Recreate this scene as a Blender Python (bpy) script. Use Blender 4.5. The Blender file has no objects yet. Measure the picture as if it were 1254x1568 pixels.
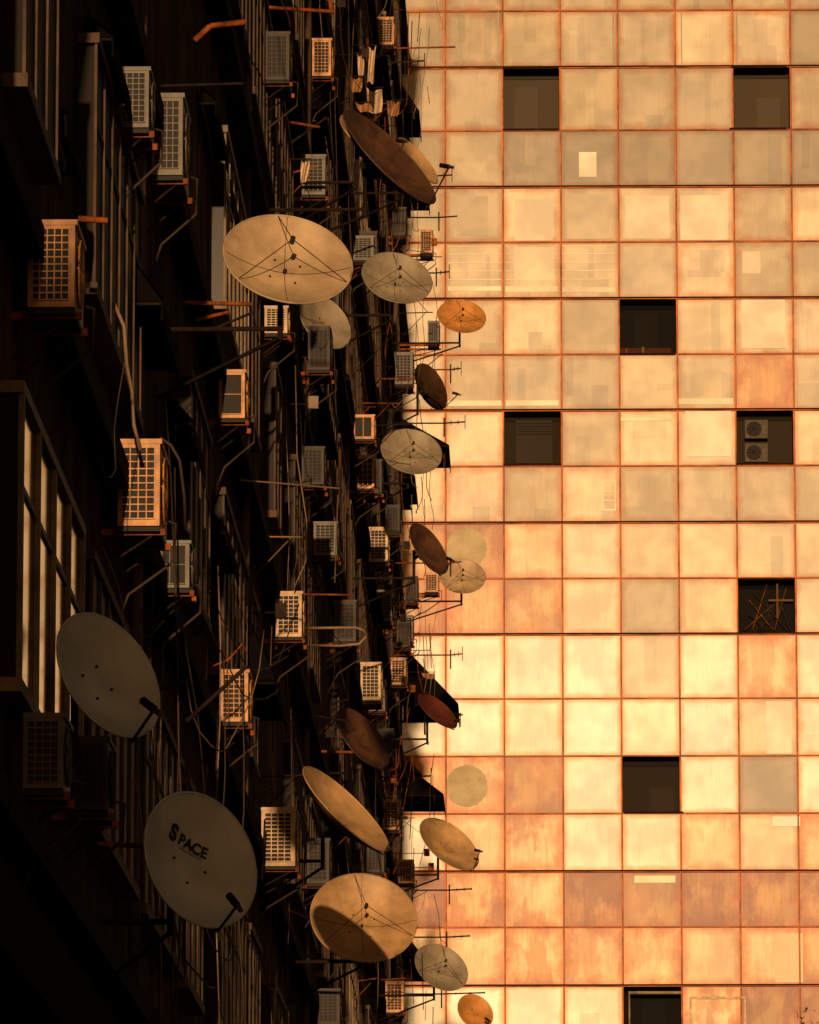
import bpy, math, random
from mathutils import Vector, Matrix
random.seed(7)
sc = bpy.context.scene
# ------------------------------------------------------------------ camera
F = 9660.0; PITCH = math.radians(9.785); YAW = math.radians(1.127); CAMH = 1.6
cam_d = bpy.data.cameras.new("camera"); cam = bpy.data.objects.new("camera", cam_d)
sc.collection.objects.link(cam); sc.camera = cam
cam_d.sensor_fit = 'HORIZONTAL'; cam_d.sensor_width = 36; cam_d.lens = 36*F/1254
cam_d.clip_start = 0.5; cam_d.clip_end = 3000
cam.location = (0, 0, CAMH)
cam.rotation_euler = (math.pi/2+PITCH, 0, YAW)
Rm = cam.rotation_euler.to_matrix()
RT = Rm @ Vector((1,0,0)); UP = Rm @ Vector((0,1,0)); FW = Rm @ Vector((0,0,-1))
def at(px, py, y):
    """survey bearing -> metric point on the plane y metres down the street"""
    d = FW*F + RT*(px-627) + UP*(784-py)
    t = y/d.y
    return Vector((d.x*t, y, d.z*t+CAMH))
# ------------------------------------------------------------------ materials
def mat(name, col, rough=0.7, metal=0.0, var=0.25, scale=6.0, bump=0.0, spec=0.3, col2=None, stretch=None):
    m = bpy.data.materials.new(name); m.use_nodes = True
    nt = m.node_tree; b = nt.nodes["Principled BSDF"]
    b.inputs["Roughness"].default_value = rough; b.inputs["Metallic"].default_value = metal
    b.inputs["Specular IOR Level"].default_value = spec
    tc = nt.nodes.new("ShaderNodeTexCoord"); mp = nt.nodes.new("ShaderNodeMapping")
    nt.links.new(tc.outputs["Object"], mp.inputs[0])
    if stretch: mp.inputs["Scale"].default_value = stretch
    nz = nt.nodes.new("ShaderNodeTexNoise"); nz.inputs["Scale"].default_value = scale
    nz.inputs["Detail"].default_value = 6; nz.inputs["Roughness"].default_value = 0.65
    nt.links.new(mp.outputs[0], nz.inputs["Vector"])
    cr = nt.nodes.new("ShaderNodeValToRGB")
    c2 = col2 or tuple(c*(1-var) for c in col)
    cr.color_ramp.elements[0].position = 0.35; cr.color_ramp.elements[1].position = 0.65
    cr.color_ramp.elements[0].color = (*c2, 1)
    cr.color_ramp.elements[1].color = (*[min(1, c*(1+var*0.4)) for c in col], 1)
    nt.links.new(nz.outputs["Fac"], cr.inputs[0]); nt.links.new(cr.outputs[0], b.inputs["Base Color"])
    if bump:
        bp = nt.nodes.new("ShaderNodeBump"); bp.inputs["Strength"].default_value = bump
        bp.inputs["Distance"].default_value = 0.03
        nt.links.new(nz.outputs["Fac"], bp.inputs["Height"]); nt.links.new(bp.outputs[0], b.inputs["Normal"])
    return m
M = {}
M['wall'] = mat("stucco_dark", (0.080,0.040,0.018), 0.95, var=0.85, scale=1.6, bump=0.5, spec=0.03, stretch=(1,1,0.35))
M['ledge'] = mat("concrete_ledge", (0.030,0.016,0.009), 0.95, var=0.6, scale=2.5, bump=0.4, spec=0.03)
M['black'] = mat("black_canvas", (0.005,0.004,0.003), 0.98, spec=0.02)
M['rust'] = mat("rusty_iron", (0.26,0.065,0.014), 0.8, var=0.8, scale=7, spec=0.15)
M['iron'] = mat("dark_iron", (0.025,0.014,0.008), 0.8, var=0.5, scale=9, spec=0.15)
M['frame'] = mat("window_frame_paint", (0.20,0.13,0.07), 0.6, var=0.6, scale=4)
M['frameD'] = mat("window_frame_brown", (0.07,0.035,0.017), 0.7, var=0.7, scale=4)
M['pipe'] = mat("drain_pipe_paint", (0.085,0.048,0.024), 0.7, var=0.8, scale=1.2)
M['cable'] = mat("cable_rubber", (0.04,0.022,0.012), 0.7)
M['cableL'] = mat("cable_grey", (0.20,0.12,0.065), 0.6,var=0.6,scale=2)
M['ac_orange'] = mat("ac_casing_rusty_cream", (0.50,0.225,0.07), 0.5, var=0.5, scale=8)
M['ac_beige'] = mat("ac_casing_cream", (0.50,0.32,0.17), 0.5, var=0.45, scale=8)
M['ac_grey'] = mat("ac_casing_shaded_grey", (0.11,0.088,0.062), 0.5, var=0.4, scale=8)  # shade of the unlit units put into the casing grey
M['ac_dark'] = mat("ac_casing_shaded_dark", (0.04,0.027,0.018), 0.6, var=0.3, scale=8)  # darker casing tone, shadow from nearer clutter put into the colour
M['ac_in'] = mat("ac_condenser_fins", (0.016,0.010,0.007), 0.7)
M['d_beige'] = mat("dish_paint_cream", (0.42,0.29,0.17), 0.45, var=0.4, scale=2.5, spec=0.3)
M['d_grey'] = mat("dish_paint_grey", (0.26,0.205,0.14), 0.45, var=0.4, scale=2.5, spec=0.3)
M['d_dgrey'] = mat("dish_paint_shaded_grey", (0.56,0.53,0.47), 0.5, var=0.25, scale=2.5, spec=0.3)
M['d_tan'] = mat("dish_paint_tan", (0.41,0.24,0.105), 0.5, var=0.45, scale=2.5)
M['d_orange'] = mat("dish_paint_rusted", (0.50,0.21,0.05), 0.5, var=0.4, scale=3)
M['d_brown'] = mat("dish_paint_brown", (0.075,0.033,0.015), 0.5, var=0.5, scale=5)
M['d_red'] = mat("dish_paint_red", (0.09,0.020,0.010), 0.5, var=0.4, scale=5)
M['cloth'] = mat("cotton_cloth", (0.50,0.35,0.22), 0.9, var=0.3)
M['cloth2'] = mat("ochre_cloth", (0.30,0.14,0.05), 0.9, var=0.3)
M['ink'] = mat("printed_ink", (0.012,0.014,0.035), 0.6)
def glassmat(name,rough,ior,dirt):
    g = bpy.data.materials.new(name); g.use_nodes = True; nt=g.node_tree
    b = nt.nodes["Principled BSDF"]; b.inputs["Base Color"].default_value=(0.015,0.01,0.007,1); b.inputs["IOR"].default_value=ior
    nz=nt.nodes.new("ShaderNodeTexNoise"); nz.inputs["Scale"].default_value=1.0; nz.inputs["Detail"].default_value=5
    bp=nt.nodes.new("ShaderNodeBump"); bp.inputs["Strength"].default_value=0.03; bp.inputs["Distance"].default_value=0.03
    nt.links.new(nz.outputs["Fac"],bp.inputs["Height"]); nt.links.new(bp.outputs[0],b.inputs["Normal"])
    mr=nt.nodes.new("ShaderNodeMapRange"); mr.inputs[1].default_value=.35; mr.inputs[2].default_value=.65; mr.inputs[3].default_value=rough; mr.inputs[4].default_value=rough+dirt
    nt.links.new(nz.outputs["Fac"],mr.inputs[0]); nt.links.new(mr.outputs[0],b.inputs["Roughness"])
    return g
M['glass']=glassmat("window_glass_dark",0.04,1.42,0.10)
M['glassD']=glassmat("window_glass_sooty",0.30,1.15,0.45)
# ------------------------------------------------------------------ mesh builder
class MB:
    def __init__(s): s.v=[]; s.f=[]; s.m=[]; s.ms=[]; s.sm=[]
    def mi(s,k):
        if k not in s.ms: s.ms.append(k)
        return s.ms.index(k)
    def face(s,pts,k,smooth=False):
        n=len(s.v); s.v += [Vector(p) for p in pts]; s.f.append(tuple(range(n,n+len(pts)))); s.m.append(s.mi(k)); s.sm.append(smooth)
    def box(s,a,b,k,X=None):
        x0,y0,z0=a; x1,y1,z1=b
        P=[Vector(p) for p in [(x0,y0,z0),(x1,y0,z0),(x1,y1,z0),(x0,y1,z0),(x0,y0,z1),(x1,y0,z1),(x1,y1,z1),(x0,y1,z1)]]
        if X: P=[X@p for p in P]
        n=len(s.v); s.v+=P
        for q in [(0,3,2,1),(4,5,6,7),(0,1,5,4),(1,2,6,5),(2,3,7,6),(3,0,4,7)]:
            s.f.append(tuple(n+i for i in q)); s.m.append(s.mi(k)); s.sm.append(False)
    def tube(s,pts,r,k,n=6):
        pts=[Vector(p) for p in pts]; base=len(s.v)
        for i,p in enumerate(pts):
            d=(pts[min(i+1,len(pts)-1)]-pts[max(i-1,0)]).normalized()
            a=d.cross(Vector((0.13,0.2,1)))
            if a.length<1e-3: a=d.cross(Vector((1,0,0)))
            a.normalize(); c=d.cross(a)
            for j in range(n):
                t=2*math.pi*j/n; s.v.append(p+a*r*math.cos(t)+c*r*math.sin(t))
        for i in range(len(pts)-1):
            for j in range(n):
                A=base+i*n+j; B=base+i*n+(j+1)%n
                s.f.append((A,B,B+n,A+n)); s.m.append(s.mi(k)); s.sm.append(True)
        for e in (0,len(pts)-1):
            s.f.append(tuple(base+e*n+j for j in range(n))); s.m.append(s.mi(k)); s.sm.append(False)
    def obj(s,name,loc=(0,0,0)):
        me=bpy.data.meshes.new(name); L=Vector(loc)
        me.from_pydata([v-L for v in s.v],[],s.f)
        for k in s.ms: me.materials.append(M[k] if isinstance(k,str) else k)
        me.polygons.foreach_set("material_index",s.m); me.polygons.foreach_set("use_smooth",s.sm)
        me.update(); o=bpy.data.objects.new(name,me); o.location=L; sc.collection.objects.link(o); return o
# ------------------------------------------------------------------ facing curtain-wall building
FY=167.0
def fx(px,py=784): return at(px,py,FY).x
def fz(py): return at(900,py,FY).z
rows=[17,103,200,286,371,457,543,628,714,800,886,971,1070,1158,1246,1334,1420,1509,1598,1686,1775,1863,1952,2040,2128,2216,2304,2392,2480]
rows=[-329,-243,-156,-70]+rows
cols=[682+89.15*i for i in range(-9,16)]
TONE={'B':(0.82,0.76,0.63),'C':(0.60,0.50,0.345),'D':(0.43,0.35,0.23),'G':(0.28,0.225,0.15),'O':(0.64,0.39,0.16),'S':(0.42,0.215,0.065),'K':(0.045,0.034,0.024),'X':(0.016,0.014,0.012),'F':(0.78,0.57,0.31),'L':(0.115,0.088,0.062)}
table={0:"DDDDDDDD",1:"DDDDDCCG",2:"DDLDDDLD",3:"GDGGGGGG",4:"DDCDCCDC",5:"CCCCDCDD",6:"CDCDXCCC",7:"DDDDCDOD",8:"CCKDCCKC",9:"CCDCDDDD",
10:"OSFCCCCC",11:"OOOCDCXC",12:"BBBBCBFB",13:"BBBBBBCB",14:"OFSBKBGB",15:"BFFBBFCF",16:"SOFSSSSS",17:"FFFFFFFO",18:"BBBBXFSS"}
stain={'B':0.40,'C':0.5,'D':0.5,'G':0.5,'O':1.4,'S':1.7,'K':0,'X':0,'L':0,'F':1.15}
rowf={0:.90,1:.90,2:.90,3:.92,4:.96,5:.96,6:.96}
pv=[];pf=[];tones=[];mess=[];uvs=[];pmi=[]
def pquad(x0,z0,x1,z1,y,tone,st,uv=(0,0,1,1),rnd=0,mi=0):
    n=len(pv); pv.extend([(x0,y,z0),(x1,y,z0),(x1,y,z1),(x0,y,z1)]); pf.append((n,n+1,n+2,n+3)); pmi.append(mi)
    tones.extend([tone]*4); mess.extend([(st,rnd,0)]*4)
    uvs.extend([(uv[0],uv[1]),(uv[2],uv[1]),(uv[2],uv[3]),(uv[0],uv[3])])
fr=MB()
for ri in range(len(rows)-1):
    zt=fz(rows[ri]); zb=fz(rows[ri+1]); r=ri-3
    for ci in range(len(cols)-1):
        c=ci-8
        xa=fx(cols[ci]); xb=fx(cols[ci+1])
        if r in table and 0<=c<8: k=table[r][c]
        else: k=random.choice("DDCCGCDDOK" if random.random()<0.4 else "DCCD")
        t=TONE[k]; f=random.uniform(0.88,1.08)*rowf.get(r,1.0); w_=random.uniform(-.05,.05)
        t=(min(0.86,t[0]*f*(1+w_*.3)),min(.84,t[1]*f),min(.84,t[2]*f*(1-w_*1.5)))
        if k in 'KXL':
            for (a,b_) in (((xa,FY+0.02,zb),(xa+0.012,FY+0.5,zt)),((xb-0.012,FY+0.02,zb),(xb,FY+0.5,zt)),((xa,FY+0.02,zt-0.012),(xb,FY+0.5,zt)),((xa,FY+0.02,zb),(xb,FY+0.5,zb+0.012))):
                fr.box(a,b_,'iron')
            pquad(xa,zb,xb,zt,FY+0.5,t,0.0,(.3,.3,.7,.7),mi=1)
            if not (r==8 and c==6):
                u0=random.uniform(.1,.5); pquad(xa+(xb-xa)*u0,zb,xa+(xb-xa)*min(.97,u0+.4),zb+(zt-zb)*random.uniform(.4,.95),FY+0.49,tuple(z*1.25 for z in t),0,(.3,.3,.7,.7),mi=1)
            pquad(xa,zt-.22,xb,zt-.02,FY+0.47,tuple(z*.6 for z in t),0,(.3,.3,.7,.7),mi=1)
            continue
        rnd=random.random(); st=stain[k]*random.uniform(0.5,1.3)
        pquad(xa,zb,xb,zt,FY,t,st,(0,0,1,1),rnd)
        nq=random.choice([1,1,2,3]) if r<10 else random.choice([0,0,1])
        for q in range(nq):
            tall=random.random()<.6
            u0=random.uniform(0.04,0.8);u1=min(0.95,u0+(random.uniform(0.05,0.25) if tall else random.uniform(.25,.6)))
            v0=0.035 if random.random()<.6 else random.uniform(0.05,0.5);v1=min(0.965,v0+(random.uniform(.6,.95) if tall else random.uniform(0.1,0.5)))
            f2=random.choice([0.82,0.88,0.94,1.07,1.14])
            pquad(xa+(xb-xa)*u0,zb+(zt-zb)*v0,xa+(xb-xa)*u1,zb+(zt-zb)*v1,FY-0.0025-0.0015*q,tuple(min(.84,z*f2) for z in t),st,(u0,v0,u1,v1),rnd)
pn=[0]
def patch(x0,y0,x1,y1,tone,yo=None,st=0.0,mi=0):
    pn[0]+=1
    if yo is None: yo=-0.0075-0.0003*pn[0]
    elif yo>0: mi=1
    pquad(fx(x0),fz(y1),fx(x1),fz(y0),FY+yo,tone,st,(.3,.3,.7,.7),mi=mi)
patch(810,508,832,535,(0.46,0.38,0.26)); patch(700,300,748,360,(0.35,0.28,0.18)); patch(1140,386,1168,420,(0.56,0.46,0.32)); patch(788,378,850,430,(0.62,0.52,0.36))
patch(790,305,848,368,(0.62,0.52,0.37)); patch(1045,300,1118,368,(0.62,0.52,0.37)); patch(960,300,1028,366,(0.62,0.52,0.37)); patch(870,298,935,366,(0.43,0.35,0.23))
patch(889,233,916,271,(0.70,0.60,0.45))
for y in (376,388,401,414,427): 
    for (a,b_) in ((686,768),(775,855),(862,944)): patch(a,y,b_,y+1.2,(0.68,0.57,0.41))
patch(686,438,768,445,(0.68,0.56,0.38)); patch(775,438,855,447,(0.68,0.56,0.38)); patch(862,440,944,448,(0.60,0.49,0.33))
patch(686,613,768,621,(0.70,0.58,0.40)); patch(775,613,856,621,(0.70,0.58,0.40)); patch(1040,611,1124,620,(0.62,0.51,0.35))
patch(763,17,766,102,(0.24,0.18,0.12)); patch(951,19,953,102,(0.24,0.18,0.12)); patch(942,19,944,102,(0.24,0.18,0.12)); patch(1048,19,1050,102,(0.28,0.2,0.13)); patch(1134,19,1136,102,(0.28,0.2,0.13))
for (a,b_,c_,d_) in ((922,736,943,738),(922,780,943,782),(922,738,924,780),(941,738,943,780),(924,752,941,753.5),(924,766,941,767.5)): patch(a,b_,c_,d_,(0.72,0.62,0.46))
patch(1178,1251,1220,1266,(0.80,0.74,0.60)); patch(968,1341,1030,1352,(0.74,0.60,0.38)); patch(1180,1430,1222,1505,(0.54,0.38,0.20))
patch(1170,1075,1208,1155,(0.70,0.60,0.46)); patch(950,640,1030,645,(0.66,0.55,0.38))
patch(1138,460,1205,535,(0.62,0.52,0.37)); patch(1050,630,1120,700,(0.64,0.54,0.38))
patch(950,529,1030,541,(0.10,0.035,0.012),0.4); patch(985,527,988,541,(0.25,0.15,0.07),0.38); patch(960,529,962,541,(0.2,0.12,0.05),0.37)
for i in range(16):
    a=at(random.uniform(1135,1210),965,FY+0.35); b_=at(random.uniform(1135,1210),random.uniform(895,940),FY+0.4)
    fr.tube([a,b_],0.012,random.choice(['rust','cable','iron','iron']),5)
patch(1188,892,1191,945,(0.2,0.09,0.035),0.3); patch(1176,916,1214,919,(0.22,0.11,0.05),0.29)
patch(790,640,846,706,(0.06,0.045,0.032),0.3)
for i in range(5): patch(792,645+i*4,845,646+i*4,(0.02,0.014,0.01),0.29-i*.001)
me=bpy.data.meshes.new("facade_panes"); me.from_pydata(pv,[],pf)
ta=me.color_attributes.new("tone",'FLOAT_COLOR','CORNER'); ma=me.color_attributes.new("mess",'FLOAT_COLOR','CORNER'); uv=me.uv_layers.new(name="UVMap")
for i in range(len(tones)):
    ta.data[i].color=(*tones[i],1); ma.data[i].color=(*mess[i],1); uv.data[i].uv=uvs[i]
pm=bpy.data.materials.new("painted_glass_pane"); pm.use_nodes=True; nt=pm.node_tree; bs=nt.nodes["Principled BSDF"]; N=nt.nodes.new; Lk=nt.links.new
bs.inputs["Roughness"].default_value=0.30; bs.inputs["Specular IOR Level"].default_value=0.09
a1=N("ShaderNodeAttribute"); a1.attribute_name="tone"; a2=N("ShaderNodeAttribute"); a2.attribute_name="mess"
sp2=N("ShaderNodeSeparateColor"); Lk(a2.outputs["Color"],sp2.inputs[0])
uvn=N("ShaderNodeUVMap"); sx=N("ShaderNodeSeparateXYZ"); Lk(uvn.outputs[0],sx.inputs[0])
def mth(op,a,b=None,clamp=False):
    n=N("ShaderNodeMath"); n.operation=op; n.use_clamp=clamp
    for i,q in enumerate((a,b)):
        if q is None: continue
        if isinstance(q,(int,float)): n.inputs[i].default_value=q
        else: Lk(q,n.inputs[i])
    return n.outputs[0]
def ramp(x,a,b_,lo,hi):
    cr=N("ShaderNodeMapRange"); cr.interpolation_type='SMOOTHSTEP'; cr.inputs[1].default_value=a; cr.inputs[2].default_value=b_; cr.inputs[3].default_value=lo; cr.inputs[4].default_value=hi; Lk(x,cr.inputs[0]); return cr.outputs[0]
e=mth('MINIMUM',mth('MINIMUM',sx.outputs[0],mth('SUBTRACT',1.0,sx.outputs[0])),mth('MINIMUM',sx.outputs[1],mth('SUBTRACT',1.0,sx.outputs[1])))
tc=N("ShaderNodeTexCoord")
off=N("ShaderNodeCombineXYZ"); Lk(mth('MULTIPLY',sp2.outputs[1],37.0),off.inputs[1])
vadd=N("ShaderNodeVectorMath"); vadd.operation='ADD'; Lk(tc.outputs["Object"],vadd.inputs[0]); Lk(off.outputs[0],vadd.inputs[1])
def noise(scale,detail,stretch=(1,1,1),own=True,rg=0.65):
    mp=N("ShaderNodeMapping"); mp.inputs["Scale"].default_value=stretch; Lk(vadd.outputs[0] if own else tc.outputs["Object"],mp.inputs[0])
    n=N("ShaderNodeTexNoise"); n.inputs["Scale"].default_value=scale; n.inputs["Detail"].default_value=detail; n.inputs["Roughness"].default_value=rg; Lk(mp.outputs[0],n.inputs["Vector"]); return n.outputs["Fac"]
n1=noise(2.0,9); n2=noise(5,8,(3,1,0.3)); n3=noise(0.9,2); n4=noise(22,8,rg=.75); n5=noise(0.12,2,own=False); n6=noise(1.1,6,(1,1,.5)); n7=noise(3.5,9,rg=.8)
st=sp2.outputs[0]
def mul(fac,a,col):
    m=N("ShaderNodeMix"); m.data_type='RGBA'; m.blend_type='MULTIPLY'
    if isinstance(fac,(int,float)): m.inputs[0].default_value=fac
    else: Lk(fac,m.inputs[0])
    Lk(a,m.inputs[6])
    if isinstance(col,tuple): m.inputs[7].default_value=(*col,1)
    else: Lk(col,m.inputs[7])
    return m.outputs[2]
# rust bleeding from the mullions: a tight deep line and a wide soft ragged halo
ee=mth('ADD',e,mth('MULTIPLY',mth('SUBTRACT',n1,0.5),mth('MULTIPLY',st,0.45)))
width=mth('ADD',0.045,mth('MULTIPLY',st,0.16))
ef=mth('SUBTRACT',1.0,mth('DIVIDE',ee,width),True)
o1=mul(ef,a1.outputs["Color"],(0.76,0.39,0.12))
hal=mth('MULTIPLY',mth('POWER',mth('SUBTRACT',1.0,mth('DIVIDE',e,0.14),True),1.6),0.45)
o1=mul(hal,o1,(0.92,0.60,0.28))
d1=mth('MULTIPLY',ramp(n2,0.44,0.66,0,0.55),st,True)
o2=mul(d1,o1,(0.86,0.62,0.36))
d2=mth('MULTIPLY',ramp(n6,0.47,0.56,0,0.85),mth('SUBTRACT',st,0.45,True),True)
o3=mul(d2,o2,(0.70,0.42,0.17))
d3=mth('MULTIPLY',ramp(n7,0.64,0.69,0,0.8),mth('MULTIPLY',st,0.7),True)
o3=mul(d3,o3,(0.42,0.21,0.08))
val=mth('ADD',mth('ADD',ramp(n3,0.35,0.65,0.82,1.12),mth('MULTIPLY',mth('SUBTRACT',n4,0.5),0.25)),mth('MULTIPLY',mth('SUBTRACT',n5,.5),0.35))  # broad mottle puts soft glass reflections into the pane colour
cc=N("ShaderNodeCombineColor"); [Lk(val,cc.inputs[i]) for i in range(3)]
o4=mul(1.0,o3,cc.outputs[0]); Lk(o4,bs.inputs["Base Color"])
im=bpy.data.materials.new("dim_room_interior"); im.use_nodes=True; ib=im.node_tree.nodes["Principled BSDF"]; ia=im.node_tree.nodes.new("ShaderNodeAttribute"); ia.attribute_name="tone"
inz=im.node_tree.nodes.new("ShaderNodeTexNoise"); inz.inputs["Scale"].default_value=2.5; inz.inputs["Detail"].default_value=6
imx=im.node_tree.nodes.new("ShaderNodeMix"); imx.data_type='RGBA'; imx.blend_type='MULTIPLY'; imx.inputs[0].default_value=.7
im.node_tree.links.new(ia.outputs["Color"],imx.inputs[6]); im.node_tree.links.new(inz.outputs["Fac"],imx.inputs[7]); im.node_tree.links.new(imx.outputs[2],ib.inputs["Base Color"])
ib.inputs["Roughness"].default_value=.9; ib.inputs["Specular IOR Level"].default_value=0.05
me.materials.append(pm); me.materials.append(im); me.polygons.foreach_set("material_index",pmi); me.update()
panes=bpy.data.objects.new("window_panes",me); sc.collection.objects.link(panes)
M['f_rust']=mat("rusty_mullion",(0.55,0.14,0.020),0.7,var=0.6,scale=1.5)
M['f_dark']=mat("floor_joint_dark",(0.020,0.008,0.004),0.8,var=0.4,scale=3,spec=.05)
M['disc']=mat("dish_shadow_disc",(0.45,0.36,0.21),0.5,scale=1.5,var=0.3,spec=.09,col2=(0.34,0.265,0.145))  # round dish shadows painted on the panes as flat discs
xl=fx(cols[0]); xr=fx(cols[-1]); zt=fz(rows[0]); zb=fz(rows[-1])
for c in cols:
    x=fx(c); fr.box((x-0.018,FY-0.045,zb),(x+0.016,FY-0.02,zt),'f_rust'); fr.box((x+0.0165,FY-0.035,zb),(x+0.026,FY-0.02,zt),'f_dark')
darkrows={103,286,457,628,800,971,1334,1509,-70,-243,1686,1863,2040,2216}
for r in rows:
    z=fz(r)
    if r in darkrows:
        fr.box((xl,FY-0.07,z-0.016),(xr,FY-0.0455,z+0.028),'f_dark'); fr.box((xl,FY-0.065,z-0.036),(xr,FY-0.0465,z-0.0165),'f_rust')
    else: fr.box((xl,FY-0.05,z-0.013),(xr,FY-0.0455,z+0.013),'f_rust'); fr.box((xl,FY-0.049,z+0.0135),(xr,FY-0.0455,z+0.02),'f_dark')
for (x0,x1,y) in ((771,858,199),(1122,1210,199),(950,1036,543),(771,860,712),(1128,1215,712),(953,1043,1245),(771,858,105),(1126,1212,105),(1128,1216,888)):
    fr.box((fx(x0),FY-0.077,fz(y)-0.02),(fx(x1),FY-0.0705,fz(y)+0.03),'f_dark')
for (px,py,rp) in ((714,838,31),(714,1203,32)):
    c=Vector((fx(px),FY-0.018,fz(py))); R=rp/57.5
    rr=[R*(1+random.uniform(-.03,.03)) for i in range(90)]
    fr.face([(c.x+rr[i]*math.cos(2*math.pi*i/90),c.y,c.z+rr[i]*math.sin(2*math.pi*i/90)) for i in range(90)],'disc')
fr.box((fx(958),FY-0.02,fz(1522)),(fx(1040),FY+0.01,fz(1518)),'frame')
for x in (958,1038): fr.box((fx(x),FY-0.02,fz(1598)),(fx(x)+.04,FY+0.01,fz(1522)),'frame')
for x in (1050,1132): fr.box((fx(x),FY-0.04,fz(1598)),(fx(x)+.06,FY-0.032,fz(1530.2)),'ac_beige')
fr.box((fx(1050),FY-0.04,fz(1530)),(fx(1135),FY-0.032,fz(1526)),'ac_beige')
fr.box((xl,FY+0.55,0),(xr,FY+14,zt),'wall'); fr.box((xl,FY-0.02,0),(xr,FY+0.549,zb),'wall')
fr.box((xl-0.3,FY-0.2,zt),(xr+0.3,FY+14,zt+0.9),'ledge'); fr.box((xl-0.25,FY-0.1,0),(xl-0.001,FY+14,zt),'wall'); fr.box((xr+0.001,FY-0.1,0),(xr+0.25,FY+14,zt),'wall')
fo=fr.obj("facade_frame_and_body")
root=bpy.data.objects.new("glass_panel_office_block",None); sc.collection.objects.link(root)
fo.parent=root; panes.parent=root
def fan_unit(name,c,w,h,d,k):
    mb=MB(); x,y,z=c
    mb.box((x-w/2,y,z-h/2),(x+w/2,y+d,z+h/2),k)
    R=h*0.40
    for rr in (1.0,0.75,0.5,0.25):
        mb.tube([(x-w*.1+R*rr*math.cos(2*math.pi*i/20),y-0.012,z+R*rr*math.sin(2*math.pi*i/20)) for i in range(21)],0.008,'ac_in',4)
    for i in range(4):
        t=math.pi*i/4; mb.tube([(x-w*.1-R*math.cos(t),y-0.02,z-R*math.sin(t)),(x-w*.1+R*math.cos(t),y-0.02,z+R*math.sin(t))],0.008,'ac_dark',4)
    mb.face([(x-w*.1+R*.95*math.cos(2*math.pi*i/24),y-0.004,z+R*.95*math.sin(2*math.pi*i/24)) for i in range(24)],'ac_in')
    return mb.obj(name,(x,y,z))
M['ac_mid']=mat("ac_casing_dull",(0.10,0.078,0.056),0.7,var=0.3,scale=8,spec=.05)
for py in (657,693):
    p=at(1158,py,FY+0.2); fan_unit("air_conditioner_unit",p,0.62,0.5,0.25,'ac_mid')
# ------------------------------------------------------------------ long apartment building on the left
WX=-2.6; Y0=20.0; Y1=125.0; HT=48.0
w=MB()
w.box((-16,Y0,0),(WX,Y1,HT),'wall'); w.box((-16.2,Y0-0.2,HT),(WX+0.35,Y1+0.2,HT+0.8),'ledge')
bay=5.0
nb=int((Y1-Y0)/bay)+1
for i in range(-2,nb):
    y=30.2+bay*i
    if y+4.9>Y1 or y<Y0+0.6: continue
    if i%3==2: w.tube([(WX+0.07,y-0.35,4.2),(WX+0.07,y-0.35,HT)],0.04,'pipe',8)
    for f in range(-1,14):
        z=6.0+3*f
        if z<2.5 or z>HT-2: continue
        hero=(i==0 and f==0)
        if random.random()<0.25 and not hero: continue
        L=4.2 if random.random()<.35 or hero else random.choice([1.4,2.1,2.8]); H=1.4
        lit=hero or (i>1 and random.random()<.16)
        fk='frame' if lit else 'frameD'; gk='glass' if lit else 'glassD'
        w.box((WX+0.002,y,z),(WX+0.10,y+L,z+H),gk)
        w.box((WX+0.002,y-0.05,z-0.07),(WX+0.13,y+L+0.05,z-0.001),fk); w.box((WX+0.002,y-0.05,z+H+0.001),(WX+0.13,y+L+0.05,z+H+0.06),fk)
        n=int(L/(1.05 if hero else 0.7)+.5)
        for j in range(n+1):
            yy=y+L*j/n; w.box((WX+0.101,yy-0.03,z),(WX+(0.128 if hero else .118),yy+0.03,z+H),fk)
        w.box((WX+0.1015,y,z+H*0.68),(WX+0.112,y+L,z+H*0.68+0.035),fk)
for f in range(0,14):
    z=5.2+3*f
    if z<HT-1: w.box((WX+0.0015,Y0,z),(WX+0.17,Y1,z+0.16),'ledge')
wo=w.obj("long_apartment_building")
c=MB(); c.box((WX+0.003,Y0,3.8),(WX+0.85,Y1,4.0),'black'); c.box((WX+0.80,Y0,3.72),(WX+0.85,Y1,3.799),'black'); c.box((WX+0.003,Y0,0.3),(WX+0.05,Y1,3.799),'black')  # canopy, plus a black wall sheet that stands for its shade
c.obj("shopfront_canopy_and_shade_sheet")
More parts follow.
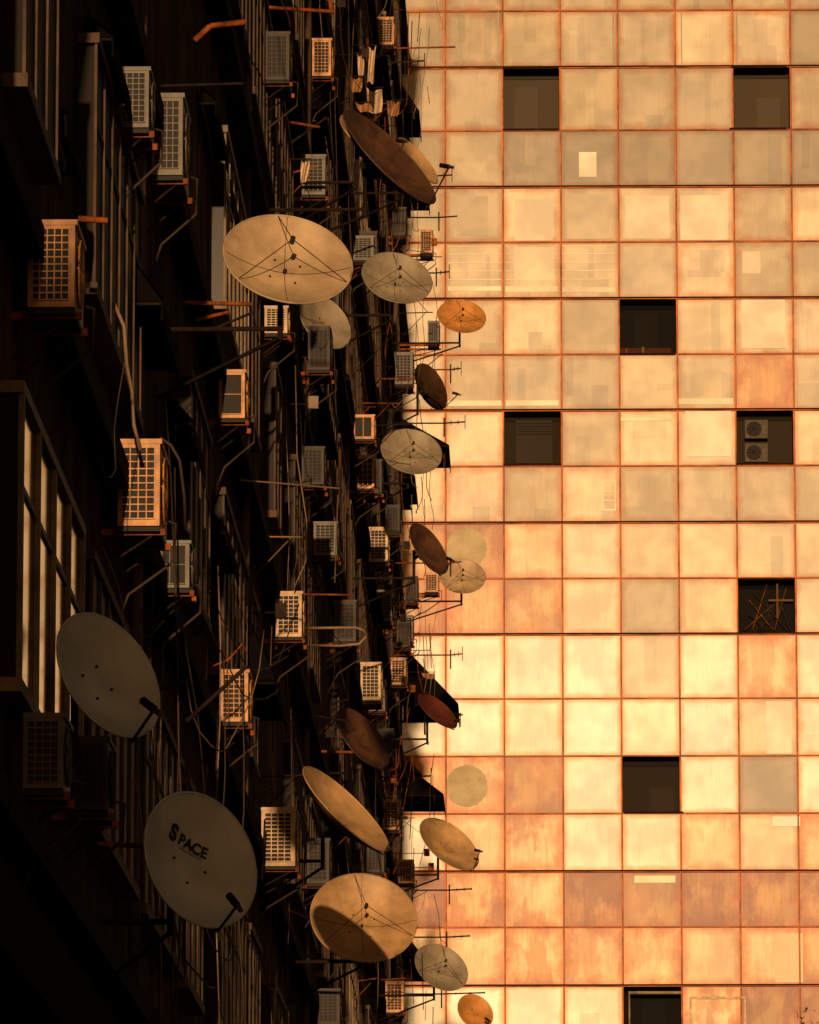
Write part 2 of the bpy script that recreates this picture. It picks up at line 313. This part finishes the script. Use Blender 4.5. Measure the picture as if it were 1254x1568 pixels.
# ------------------------------------------------------------------ air conditioners
def make_ac(x,y,z,d,wd,h,k,grid=(4,9)):
    """x inner face, y near end, z underside; d out from wall, wd along wall."""
    mb=MB(); x1=x+d
    mb.box((x,y,z),(x1,y+wd,z+h),k)
    mb.box((x-0.004,y-0.006,z+h*0.965),(x1+0.012,y+wd+0.006,z+h+0.012),k)
    a=x+d*0.10; b_=x+d*0.88; c0=z+h*0.08; c1=z+h*0.92
    mb.face([(a,y-0.003,c0),(b_,y-0.003,c0),(b_,y-0.003,c1),(a,y-0.003,c1)],'ac_in')
    nx,nz_=grid
    t=d*0.014
    for i in range(nx+1):
        xx=a+(b_-a)*i/nx; mb.box((xx-t,y-0.014,c0),(xx+t,y-0.0045,c1),k)
    for j in range(nz_+1):
        zz=c0+(c1-c0)*j/nz_; mb.box((a,y-0.013,zz-t),(b_,y-0.0042,zz+t),k)
    R=h*0.40; cy=y+wd*0.42; cz=z+h*0.5
    mb.face([(x1+0.003,cy+R*math.cos(2*math.pi*i/24),cz+R*math.sin(2*math.pi*i/24)) for i in range(24)],'ac_in')
    for rr in (1,0.7,0.4): mb.tube([(x1+0.014,cy+R*rr*math.cos(2*math.pi*i/20),cz+R*rr*math.sin(2*math.pi*i/20)) for i in range(21)],0.006,k,4)
    for i in range(4):
        t2=math.pi*i/4; mb.tube([(x1+0.01,cy-R*math.cos(t2),cz-R*math.sin(t2)),(x1+0.01,cy+R*math.cos(t2),cz+R*math.sin(t2))],0.006,k,4)
    for yy in (y+0.08,y+wd-0.12):
        mb.box((WX+0.0,yy,z-0.045),(x1+0.03,yy+0.035,z-0.006),'rust'); mb.tube([(WX,yy+0.02,z-0.25),(x1-0.05,yy+0.02,z-0.045)],0.008,'iron',5)
    mb.box((x,y+0.02,z-0.03),(x1,y+wd-0.02,z-0.002),'ac_in')
    mb.tube([(x1-0.03,y+wd*0.9,z+h*0.3),(x1+0.06,y+wd*0.92,z+h*0.25),(x1+0.05,y+wd*0.95,z-0.1),(x+0.02,y+wd,z-0.3),(WX+0.03,y+wd,z-0.55)],0.010,'cable',6)
    return mb.obj("air_conditioner_unit",(x,y,z))
def ac_px(x0,y0,x1,y1,k,grid=(4,9)):
    y=min(F*2.48/(820-x0),119.0)
    a=at(x0,y1,y); b_=at(x1,y0,y)
    make_ac(a.x,y,a.z,b_.x-a.x,min(0.85,(b_.z-a.z)*1.45),b_.z-a.z,k,grid)
O,Bg,G_,Dk='ac_orange','ac_beige','ac_grey','ac_dark'
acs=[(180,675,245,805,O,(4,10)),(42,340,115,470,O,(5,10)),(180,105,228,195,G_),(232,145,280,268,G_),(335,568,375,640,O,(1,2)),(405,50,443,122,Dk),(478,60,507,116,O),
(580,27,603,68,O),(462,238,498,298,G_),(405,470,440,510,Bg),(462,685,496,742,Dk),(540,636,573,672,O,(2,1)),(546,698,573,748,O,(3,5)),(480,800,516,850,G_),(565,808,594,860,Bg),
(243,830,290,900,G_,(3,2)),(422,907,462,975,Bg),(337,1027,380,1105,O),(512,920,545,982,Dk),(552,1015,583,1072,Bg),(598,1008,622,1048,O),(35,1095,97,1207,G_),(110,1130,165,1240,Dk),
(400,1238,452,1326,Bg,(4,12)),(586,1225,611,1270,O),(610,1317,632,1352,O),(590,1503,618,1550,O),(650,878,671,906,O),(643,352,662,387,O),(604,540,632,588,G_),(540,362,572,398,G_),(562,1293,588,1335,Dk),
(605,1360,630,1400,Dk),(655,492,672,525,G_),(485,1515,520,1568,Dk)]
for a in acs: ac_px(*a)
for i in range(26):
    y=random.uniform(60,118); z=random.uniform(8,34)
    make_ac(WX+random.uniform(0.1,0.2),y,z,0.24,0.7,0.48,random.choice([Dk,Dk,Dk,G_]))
# ------------------------------------------------------------------ satellite dishes
def make_dish(cx,cy,maj,mnr,ang,dia,k,back=False,feed='tri',flip=False,depth=0.15,text=False):
    y=F*dia/maj; C=at(cx,cy,y); r=dia/2
    ph=math.radians(ang); mdir=RT*math.cos(ph)-UP*math.sin(ph); q=RT*math.sin(ph)+UP*math.cos(ph)
    if flip: q=-q
    be=math.acos(min(0.999,mnr/maj)); n=(-FW*(-1 if back else 1))*math.cos(be)+q*math.sin(be); n.normalize()
    t1=mdir.normalized(); t2=n.cross(t1)
    T=Matrix((t1,t2,n)).transposed().to_4x4(); T.translation=C
    mb=MB(); nr=8; ns=56; dp=dia*depth
    for side in (0,1):
        base=len(mb.v)
        for i in range(nr+1):
            rho=r*i/nr
            for j in range(ns):
                t=2*math.pi*j/ns; mb.v.append(T@Vector((rho*math.cos(t),rho*math.sin(t),dp*(rho/r)**2-dp-side*0.008)))
        for i in range(nr):
            for j in range(ns):
                A=base+i*ns+j; B=base+i*ns+(j+1)%ns
                fc=(A,B,B+ns,A+ns) if i>0 else (A,B+ns,A+ns)
                mb.f.append(fc if side==0 else tuple(reversed(fc))); mb.m.append(mb.mi(k)); mb.sm.append(True)
    mb.tube([T@Vector((r*math.cos(2*math.pi*j/ns),r*math.sin(2*math.pi*j/ns),-0.004)) for j in range(ns+1)],0.008,k,6)
    for (u,v) in ((.2,.2),(-.2,.2),(.2,-.2),(-.2,-.2)):
        p=Vector((u*r,v*r,-dp+dp*(u*u+v*v)+0.003)); mb.box(p-Vector((.007,.007,.002)),p+Vector((.007,.007,.006)),'iron',T)
    if feed=='tri':
        fp=T@Vector((0,0,dia*0.20))
        for j in range(3):
            t=2*math.pi*j/3+math.pi/2+0.35; mb.tube([T@Vector((r*0.97*math.cos(t),r*0.97*math.sin(t),0)),fp],0.0035,'iron',5)
        mb.tube([T@Vector((0,0,dia*0.16)),T@Vector((0,0,dia*0.22))],0.018,'iron',10)
        mb.tube([T@Vector((0,0,-dp)),T@Vector((0,0,-dp+0.03))],0.014,'iron',8)
        for j in range(4):
            t=math.pi*j/2+0.2; mb.tube([T@Vector((rr*r*math.cos(t),rr*r*math.sin(t),dp*rr*rr-dp+0.001)) for rr in (0.03,.25,.5,.75,.98)],0.0022,'iron',4)
    elif feed=='arm':
        f2=T@Vector((r*0.78,-r*0.45,dia*0.34))
        mb.tube([T@Vector((r*.2,-r*.1,-dp-0.03)),T@Vector((r*1.0,-r*.3,-0.03)),f2],0.010,'iron',6)
        mb.tube([f2,f2+(C-f2).normalized()*0.10],0.022,'iron',10); mb.tube([f2-(C-f2).normalized()*0.05,f2],0.016,'ac_grey',8)
    hb=T@Vector((0,0,-dp-0.02)); hb2=T@Vector((0,0,-dp-0.16))
    mb.box((-.07,-.07,-dp-0.06),(.07,.07,-dp-0.011),'iron',T)
    mb.tube([hb,hb2],0.025,'iron',8)
    top=Vector((hb2.x,hb2.y,hb2.z+0.12)); low=Vector((hb2.x,hb2.y,hb2.z-0.35))
    mb.tube([top,low],0.020,'iron',8)
    mb.tube([low+Vector((0,0,.08)),Vector((WX,hb2.y+0.02,low.z+0.08))],0.018,'iron',8)
    mb.tube([low+Vector((0,0,.02)),Vector((WX,hb2.y+0.3,low.z-0.35))],0.014,'iron',6)
    o=mb.obj("satellite_dish",C)
    if text:
        X=(RT-UP*0.20); X=(X-n*X.dot(n)).normalized(); Yv=n.cross(X)
        def lay(body,size,u0,v0,bold):
            cu=bpy.data.curves.new("lettering_curve",'FONT'); cu.body=body; cu.size=size; cu.align_x='CENTER'; cu.align_y='CENTER'; cu.offset=bold
            tt=bpy.data.objects.new("tmp",cu); sc.collection.objects.link(tt); bpy.context.view_layer.update()
            tm=bpy.data.meshes.new_from_object(tt.evaluated_get(bpy.context.evaluated_depsgraph_get())); bpy.data.objects.remove(tt)
            for v in tm.vertices:
                u=v.co.x+u0; vv=v.co.y+v0; rho2=(u*u+vv*vv)/(r*r)
                v.co=X*u+Yv*vv+n*(dp*rho2-dp+0.006)
            tm.materials.clear(); tm.materials.append(M['ink']); to=bpy.data.objects.new("printed_lettering",tm); sc.collection.objects.link(to); to.parent=o
        lay("S",0.125,-0.165,0.12,0.007); lay("PACE",0.088,-0.01,0.115,0.003); lay("DIGITAL RECEPTION",0.018,-0.01,0.070,0.0)
    return o
D=make_dish
D(441,396,205,138,15,0.9,'d_beige'); D(608,425,112,78,18,0.9,'d_grey'); D(498,492,98,62,50,0.7,'d_grey',feed=None)
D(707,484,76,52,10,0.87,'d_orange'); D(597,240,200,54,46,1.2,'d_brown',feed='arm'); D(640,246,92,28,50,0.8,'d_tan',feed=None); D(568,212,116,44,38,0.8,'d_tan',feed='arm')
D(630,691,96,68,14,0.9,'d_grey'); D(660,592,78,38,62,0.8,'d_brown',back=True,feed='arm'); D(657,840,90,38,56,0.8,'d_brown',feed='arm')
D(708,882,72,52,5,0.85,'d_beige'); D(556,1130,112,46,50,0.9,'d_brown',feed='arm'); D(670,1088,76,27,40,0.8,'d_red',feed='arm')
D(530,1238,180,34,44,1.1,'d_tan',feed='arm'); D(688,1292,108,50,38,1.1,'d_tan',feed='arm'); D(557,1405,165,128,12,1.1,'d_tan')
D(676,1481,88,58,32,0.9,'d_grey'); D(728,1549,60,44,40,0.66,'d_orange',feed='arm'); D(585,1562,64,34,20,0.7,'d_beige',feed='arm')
D(167,1033,212,118,57,0.7,'d_dgrey',feed='arm'); D(308,1316,218,150,62,0.8,'d_dgrey',feed='arm',text=True)
# ------------------------------------------------------------------ awnings
def awning(px,py,px2,py2,L=1.5):
    y=min(F*2.58/(820-px),122.5); a=at(px,py,y)
    b_=at(px2,py2,y+L)
    ox=min(b_.x,WX+1.2); mb=MB(); top=a.z; lip=b_.z
    P=[(WX+0.02,y,top),(ox,y,lip),(ox,y+L,lip),(WX+0.02,y+L,top)]
    mb.face(P,'black'); mb.face([(p[0],p[1],p[2]-0.02) for p in reversed(P)],'black')
    for yy in (y,y+L): mb.face([(WX+0.02,yy,top-0.02),(ox,yy,lip-0.02),(WX+0.02,yy,lip-0.02)],'black')
    mb.box((ox-0.01,y,lip-0.14),(ox+0.004,y+L,lip-0.021),'black')
    for yy in (y+.02,y+L-.02): mb.tube([(WX,yy,lip-0.03),(ox,yy,lip-0.03)],0.012,'iron',5)
    mb.obj("window_awning",(WX,y,top))
for a in [(180,372,278,560,2.2),(252,600,312,700,1.5),(308,765,366,872,2.0),(365,912,440,1098,2.4),(470,540,518,700,3),(395,820,430,905,2),(622,128,645,208,2.2),(640,180,658,320,2.5),
          (660,640,690,714,2.4),(663,985,704,1104,2.5),(655,1165,682,1240,2.5),(640,1420,664,1500,2.5),(560,95,600,150,3),(520,560,545,640,3),(610,700,640,770,3),(560,900,590,960,3),(470,180,510,240,2.5),(620,1150,650,1215,3),(455,1330,500,1400,2),
          (120,20,200,150,1.6),(60,150,130,260,1.4),(300,130,350,240,2),(230,900,280,1000,1.5),(330,270,370,350,2)]:
    awning(*a)
# ------------------------------------------------------------------ cables, brackets, antennas
cb=MB()
for i in range(130):
    y=random.uniform(36,118); z=random.uniform(4.5,9.5) if y<50 else random.uniform(6,34)
    p0=Vector((WX+random.uniform(0.05,0.35),y,z)); mode=random.random()
    if mode<0.45: p1=p0+Vector((random.uniform(-.3,.3),random.uniform(0.3,3),random.uniform(-2.8,-0.4)))
    elif mode<0.8: p1=p0+Vector((random.uniform(-.1,.5),random.uniform(-1,6),random.uniform(-.6,.6)))
    else: p1=p0+Vector((0,0.1,-random.uniform(2,7)))
    p1.x=max(WX+0.03,p1.x); sag=random.uniform(0.05,0.7)
    pts=[p0.lerp(p1,t/10)+Vector((math.sin(t*1.3+i)*0.02,0,-sag*4*(t/10)*(1-t/10))) for t in range(11)]
    for p in pts: p.x=max(p.x,WX+0.02)
    cb.tube(pts,random.uniform(0.003,0.008),random.choice(['cable','cable','cable','cable','cableL']),5)
for i in range(70):     # loose leads between the far dishes
    y=random.uniform(92,121); z=random.uniform(14,36)
    p0=Vector((WX+random.uniform(0.3,0.85),y,z)); p1=p0+Vector((random.uniform(-.35,.2),random.uniform(-.5,1.5),random.uniform(-2.2,-.2))); p1.x=min(p1.x,WX+0.95)
    pts=[p0.lerp(p1,t/8)+Vector((math.sin(t*1.1+i)*0.03,0,-.25*4*(t/8)*(1-t/8))) for t in range(9)]
    cb.tube(pts,random.uniform(0.004,0.007),random.choice(['cable','rust','cableL']),5)
def run(pts,y,r,k): cb.tube([at(a,b_,y+dy) for a,b_,dy in pts],r,k,6)
run([(465,988,0),(520,989,.1),(550,986,.1),(560,975,.1),(557,965,.1),(545,961,.1),(465,962,0)],62,0.014,'cableL')
run([(462,910,0),(540,911,0)],62,0.010,'rust')
run([(175,465,0),(190,500,0),(194,560,0),(202,600,.1),(205,650,.1),(215,690,.1)],37,0.012,'cableL')
run([(450,900,0),(468,860,0),(470,800,0),(455,700,.4),(452,560,.5)],60,0.007,'cableL')
run([(245,670,0),(262,682,0),(275,705,0),(282,760,.1),(284,810,.2)],38,0.010,'cable')
run([(290,985,0),(310,1000,0),(325,1020,0),(350,1010,.1),(372,985,.1),(378,1000,.1)],48,0.008,'rust')
cb.obj("hanging_cables")
bk=MB()
for i in range(210):
    y=random.uniform(54,121) if i<130 else random.uniform(88,122); z=random.uniform(6,12) if y<60 else random.uniform(8,34)
    L=random.uniform(0.10,0.50) if i<130 else random.uniform(.4,.9); k=random.choice(['rust','iron','iron','iron','cableL'] if y<75 else ['rust','rust','iron','iron','cableL'])
    m=random.random()
    if m<0.40:
        bk.tube([(WX,y,z),(WX+L,y+random.uniform(-.2,.2),z+random.uniform(-.08,.08))],random.uniform(.006,.012),k,5)
        bk.tube([(WX+L*.8,y,z),(WX+0.02,y,z-L*0.8)],0.007,k,5)
    elif m<0.7: bk.tube([(WX+L,y,z),(WX+L+random.uniform(-.05,.05),y,z-random.uniform(.3,1.0))],random.uniform(.005,.009),k,5)
    elif m<0.85: bk.tube([(WX+0.05,y,z),(WX+L,y+random.uniform(0,1.5),z+random.uniform(-.5,.5))],random.uniform(.005,.009),k,5)
    else:
        bk.box((WX+L-.1,y,z),(WX+L,y+.06,z+.13),k); bk.tube([(WX,y+.03,z+.05),(WX+L-.1,y+.03,z+.05)],.008,'iron',5)
bk.obj("wall_brackets")
def run2(mb,x0,y0,x1,y1,y,r,k): mb.tube([at(x0,y0,y),at(x1,y1,y)],r,k,6)
def antenna(x0,x1,py,y=112,k='rust',v=True):
    mb=MB(); a=at(x0,py,y); b_=at(x1,py-2,y)
    mb.tube([(WX,y,a.z),a,b_],0.014,k,6)
    n=3
    for i in range(n+1):
        p=a.lerp(b_,i/n); h=(0.13 if i==n else 0.04) if v else 0.03
        dy=0 if v else .12
        mb.tube([p-Vector((0,dy,h)),p+Vector((0,dy,h))],0.008,k,5)
    mb.tube([a-Vector((0,0,.25)),a+Vector((0,0,.10))],0.014,'iron',6)
    mb.obj("tv_antenna",a)
for (a,b_,c_,v) in [(606,697,74,False),(620,650,95,True),(655,692,270,True),(672,700,333,False),(668,688,418,True),(690,706,566,True),(680,712,648,True),(690,708,1003,True),(650,705,1104,True),
                  (688,722,1363,False),(684,719,1435,False),(640,668,580,True),(615,660,1190,True),(690,706,862,False),(676,742,1522,False)]:
    antenna(a,b_,c_,112 if a>640 else 100,random.choice(['rust','iron','iron']),v)
st=MB()
for (x0,y0,x1,y1,y,r,k) in [(298,62,322,40,44,.022,'rust'),(322,40,376,34,44,.022,'rust'),(388,10,512,18,58,.018,'rust'),(505,0,508,20,58,.022,'rust'),(235,132,372,128,42,.010,'iron'),(283,463,385,466,45,.016,'rust'),(300,515,388,478,45,.010,'iron'),
   (300,490,350,478,45,.014,'rust'),(368,735,520,748,52,.007,'cableL'),(432,185,490,195,64,.015,'rust'),(430,230,500,180,64,.012,'iron'),(150,1292,262,1298,35.5,.014,'rust'),(262,1258,262,1296,35.5,.022,'rust'),(240,1055,285,1045,35,.016,'iron'),(285,1105,378,1020,40,.014,'iron'),(470,1150,540,1152,72,.016,'rust'),(470,1470,535,1472,70,.02,'black'),(120,335,165,338,34,.018,'rust')]:
    run2(st,x0,y0,x1,y1,y,r,k)
st.obj("support_stays")
# ------------------------------------------------------------------ laundry
def cloth(px,py,wpx,hpx,y,k):
    mb=MB(); a=at(px,py,y); s=F/y; W=wpx/s; H=hpx/s; nx,nz_=10,12; base=len(mb.v); ph=random.uniform(0,6); tilt=random.uniform(-.25,.25)
    for j in range(nz_+1):
        for i in range(nx+1):
            u=i/nx; v=j/nz_; pinch=1-0.25*v+0.06*math.sin(v*5+ph)
            mb.v.append(Vector((a.x+(u-.5)*W*pinch+tilt*v*W, y+0.05*math.sin(u*9+ph+v*2), a.z-v*H-0.12*H*math.sin(u*3.1)*(1-v)-0.06*H*math.sin(u*7+ph)*v)))
    for j in range(nz_):
        for i in range(nx):
            A=base+j*(nx+1)+i; mb.f.append((A,A+nx+1,A+nx+2,A+1)); mb.m.append(mb.mi(k)); mb.sm.append(True)
    mb.tube([(WX,y,a.z+0.01),(a.x+W*.6,y,a.z+0.01)],0.008,'iron',5)
    mb.obj("hanging_laundry",a)
for c_ in [(570,70,12,60,85,'cloth'),(552,82,11,36,85,'cloth'),(573,135,26,40,86,'cloth'),(546,118,20,24,84,'cloth2'),(606,155,16,24,95,'cloth2'),(556,158,26,14,84,'cloth2'),(468,245,14,36,63,'cloth'),(655,1030,20,10,110,'cloth2')]: cloth(*c_)
# ------------------------------------------------------------------ tree at lower right
tr=MB(); M['leaf']=mat("tree_foliage",(0.045,0.032,0.012),0.8,var=0.5,scale=2); M['bark']=mat("tree_bark",(0.07,0.05,0.03),0.9,var=0.4,bump=0.5)
tp=at(1252,1500,118); tx=tp.x+1.35; tz=tp.z+0.7
def branch(p,d,L,r,dep):
    q=p+d*L
    for s_ in range(3): tr.tube([p.lerp(q,s_/3),p.lerp(q,(s_+1)/3)],r*(1-.25*s_/3),'bark',6)
    if dep==0:
        for i in range(90):
            c_=q+Vector([random.gauss(0,.35) for _ in range(3)]); a_=Vector([random.uniform(-1,1) for _ in range(3)]).normalized(); b2=a_.cross(Vector((.3,.2,1))).normalized(); s1=random.uniform(.05,.11)
            tr.face([c_,c_+a_*s1+b2*s1*.5,c_+a_*s1*2,c_+a_*s1-b2*s1*.5],'leaf')
        return
    for i in range(3): branch(q,(d+Vector([random.uniform(-.6,.6) for _ in range(2)]+[random.uniform(0,.4)])).normalized(),L*0.68,r*.6,dep-1)
branch(Vector((tx,118,0)),Vector((0,0,1)),tz*0.36,0.22,4)
zm=max(v.z for v in tr.v); k_=tz/zm
for v in tr.v: v.z*=k_; v.x=tx+(v.x-tx)*.6
tr.obj("street_tree",(tx,118,0))
# ------------------------------------------------------------------ ground and an unseen block added to shade the near wall
gd=MB(); M['asphalt']=mat("asphalt",(0.05,0.05,0.05),0.9,scale=20,bump=.3); M['pave']=mat("paving",(0.22,0.2,0.18),0.9,scale=8)
gd.face([(-1500,-1500,0),(1500,-1500,0),(1500,1500,0),(-1500,1500,0)],'asphalt'); gd.obj("ground")
pv_=MB(); pv_.box((WX+0.01,-40,0.001),(-0.6,140,0.13),'pave'); pv_.box((-20,150,0.001),(40,FY-0.3,0.13),'pave'); pv_.obj("pavement")
nb_=MB(); HB=20.8
nb_.box((-24,-75,0),(2,-60,HB),'wall')
for f in range(6):
    for i in range(7): nb_.box((-23+3.5*i,-59.999,1.2+3.2*f),(-21.2+3.5*i,-59.96,2.9+3.2*f),'glass')
nb_.box((-24.2,-75.2,HB),(2.05,-59.8,HB+0.25),'ledge'); nb_.obj("unseen_shade_block")
# ------------------------------------------------------------------ light
AZ=math.radians(1.0); EL=math.radians(8.0)
sd=bpy.data.lights.new("sun",'SUN'); sd.energy=4.2; sd.angle=math.radians(0.5); sd.color=(1,0.64,0.325)
so=bpy.data.objects.new("sun",sd); sc.collection.objects.link(so)
dirv=Vector((-math.sin(AZ)*math.cos(EL),math.cos(AZ)*math.cos(EL),-math.sin(EL)))
so.rotation_euler=dirv.to_track_quat('-Z','Y').to_euler()
wd=bpy.data.worlds.new("World"); sc.world=wd; wd.use_nodes=True; nt=wd.node_tree
sk=nt.nodes.new("ShaderNodeTexSky"); sk.sky_type='NISHITA'; sk.sun_disc=False; sk.sun_elevation=EL; sk.sun_rotation=math.pi-AZ; sk.dust_density=6
bg=nt.nodes["Background"]; bg.inputs[1].default_value=0.033
hs=nt.nodes.new("ShaderNodeMix"); hs.data_type='RGBA'; hs.blend_type='MULTIPLY'; hs.inputs[0].default_value=1; hs.inputs[7].default_value=(1.0,0.72,0.47,1)
nt.links.new(sk.outputs[0],hs.inputs[6]); nt.links.new(hs.outputs[2],bg.inputs[0])
sc.view_settings.view_transform='Standard'; sc.view_settings.look='None'; sc.view_settings.exposure=0
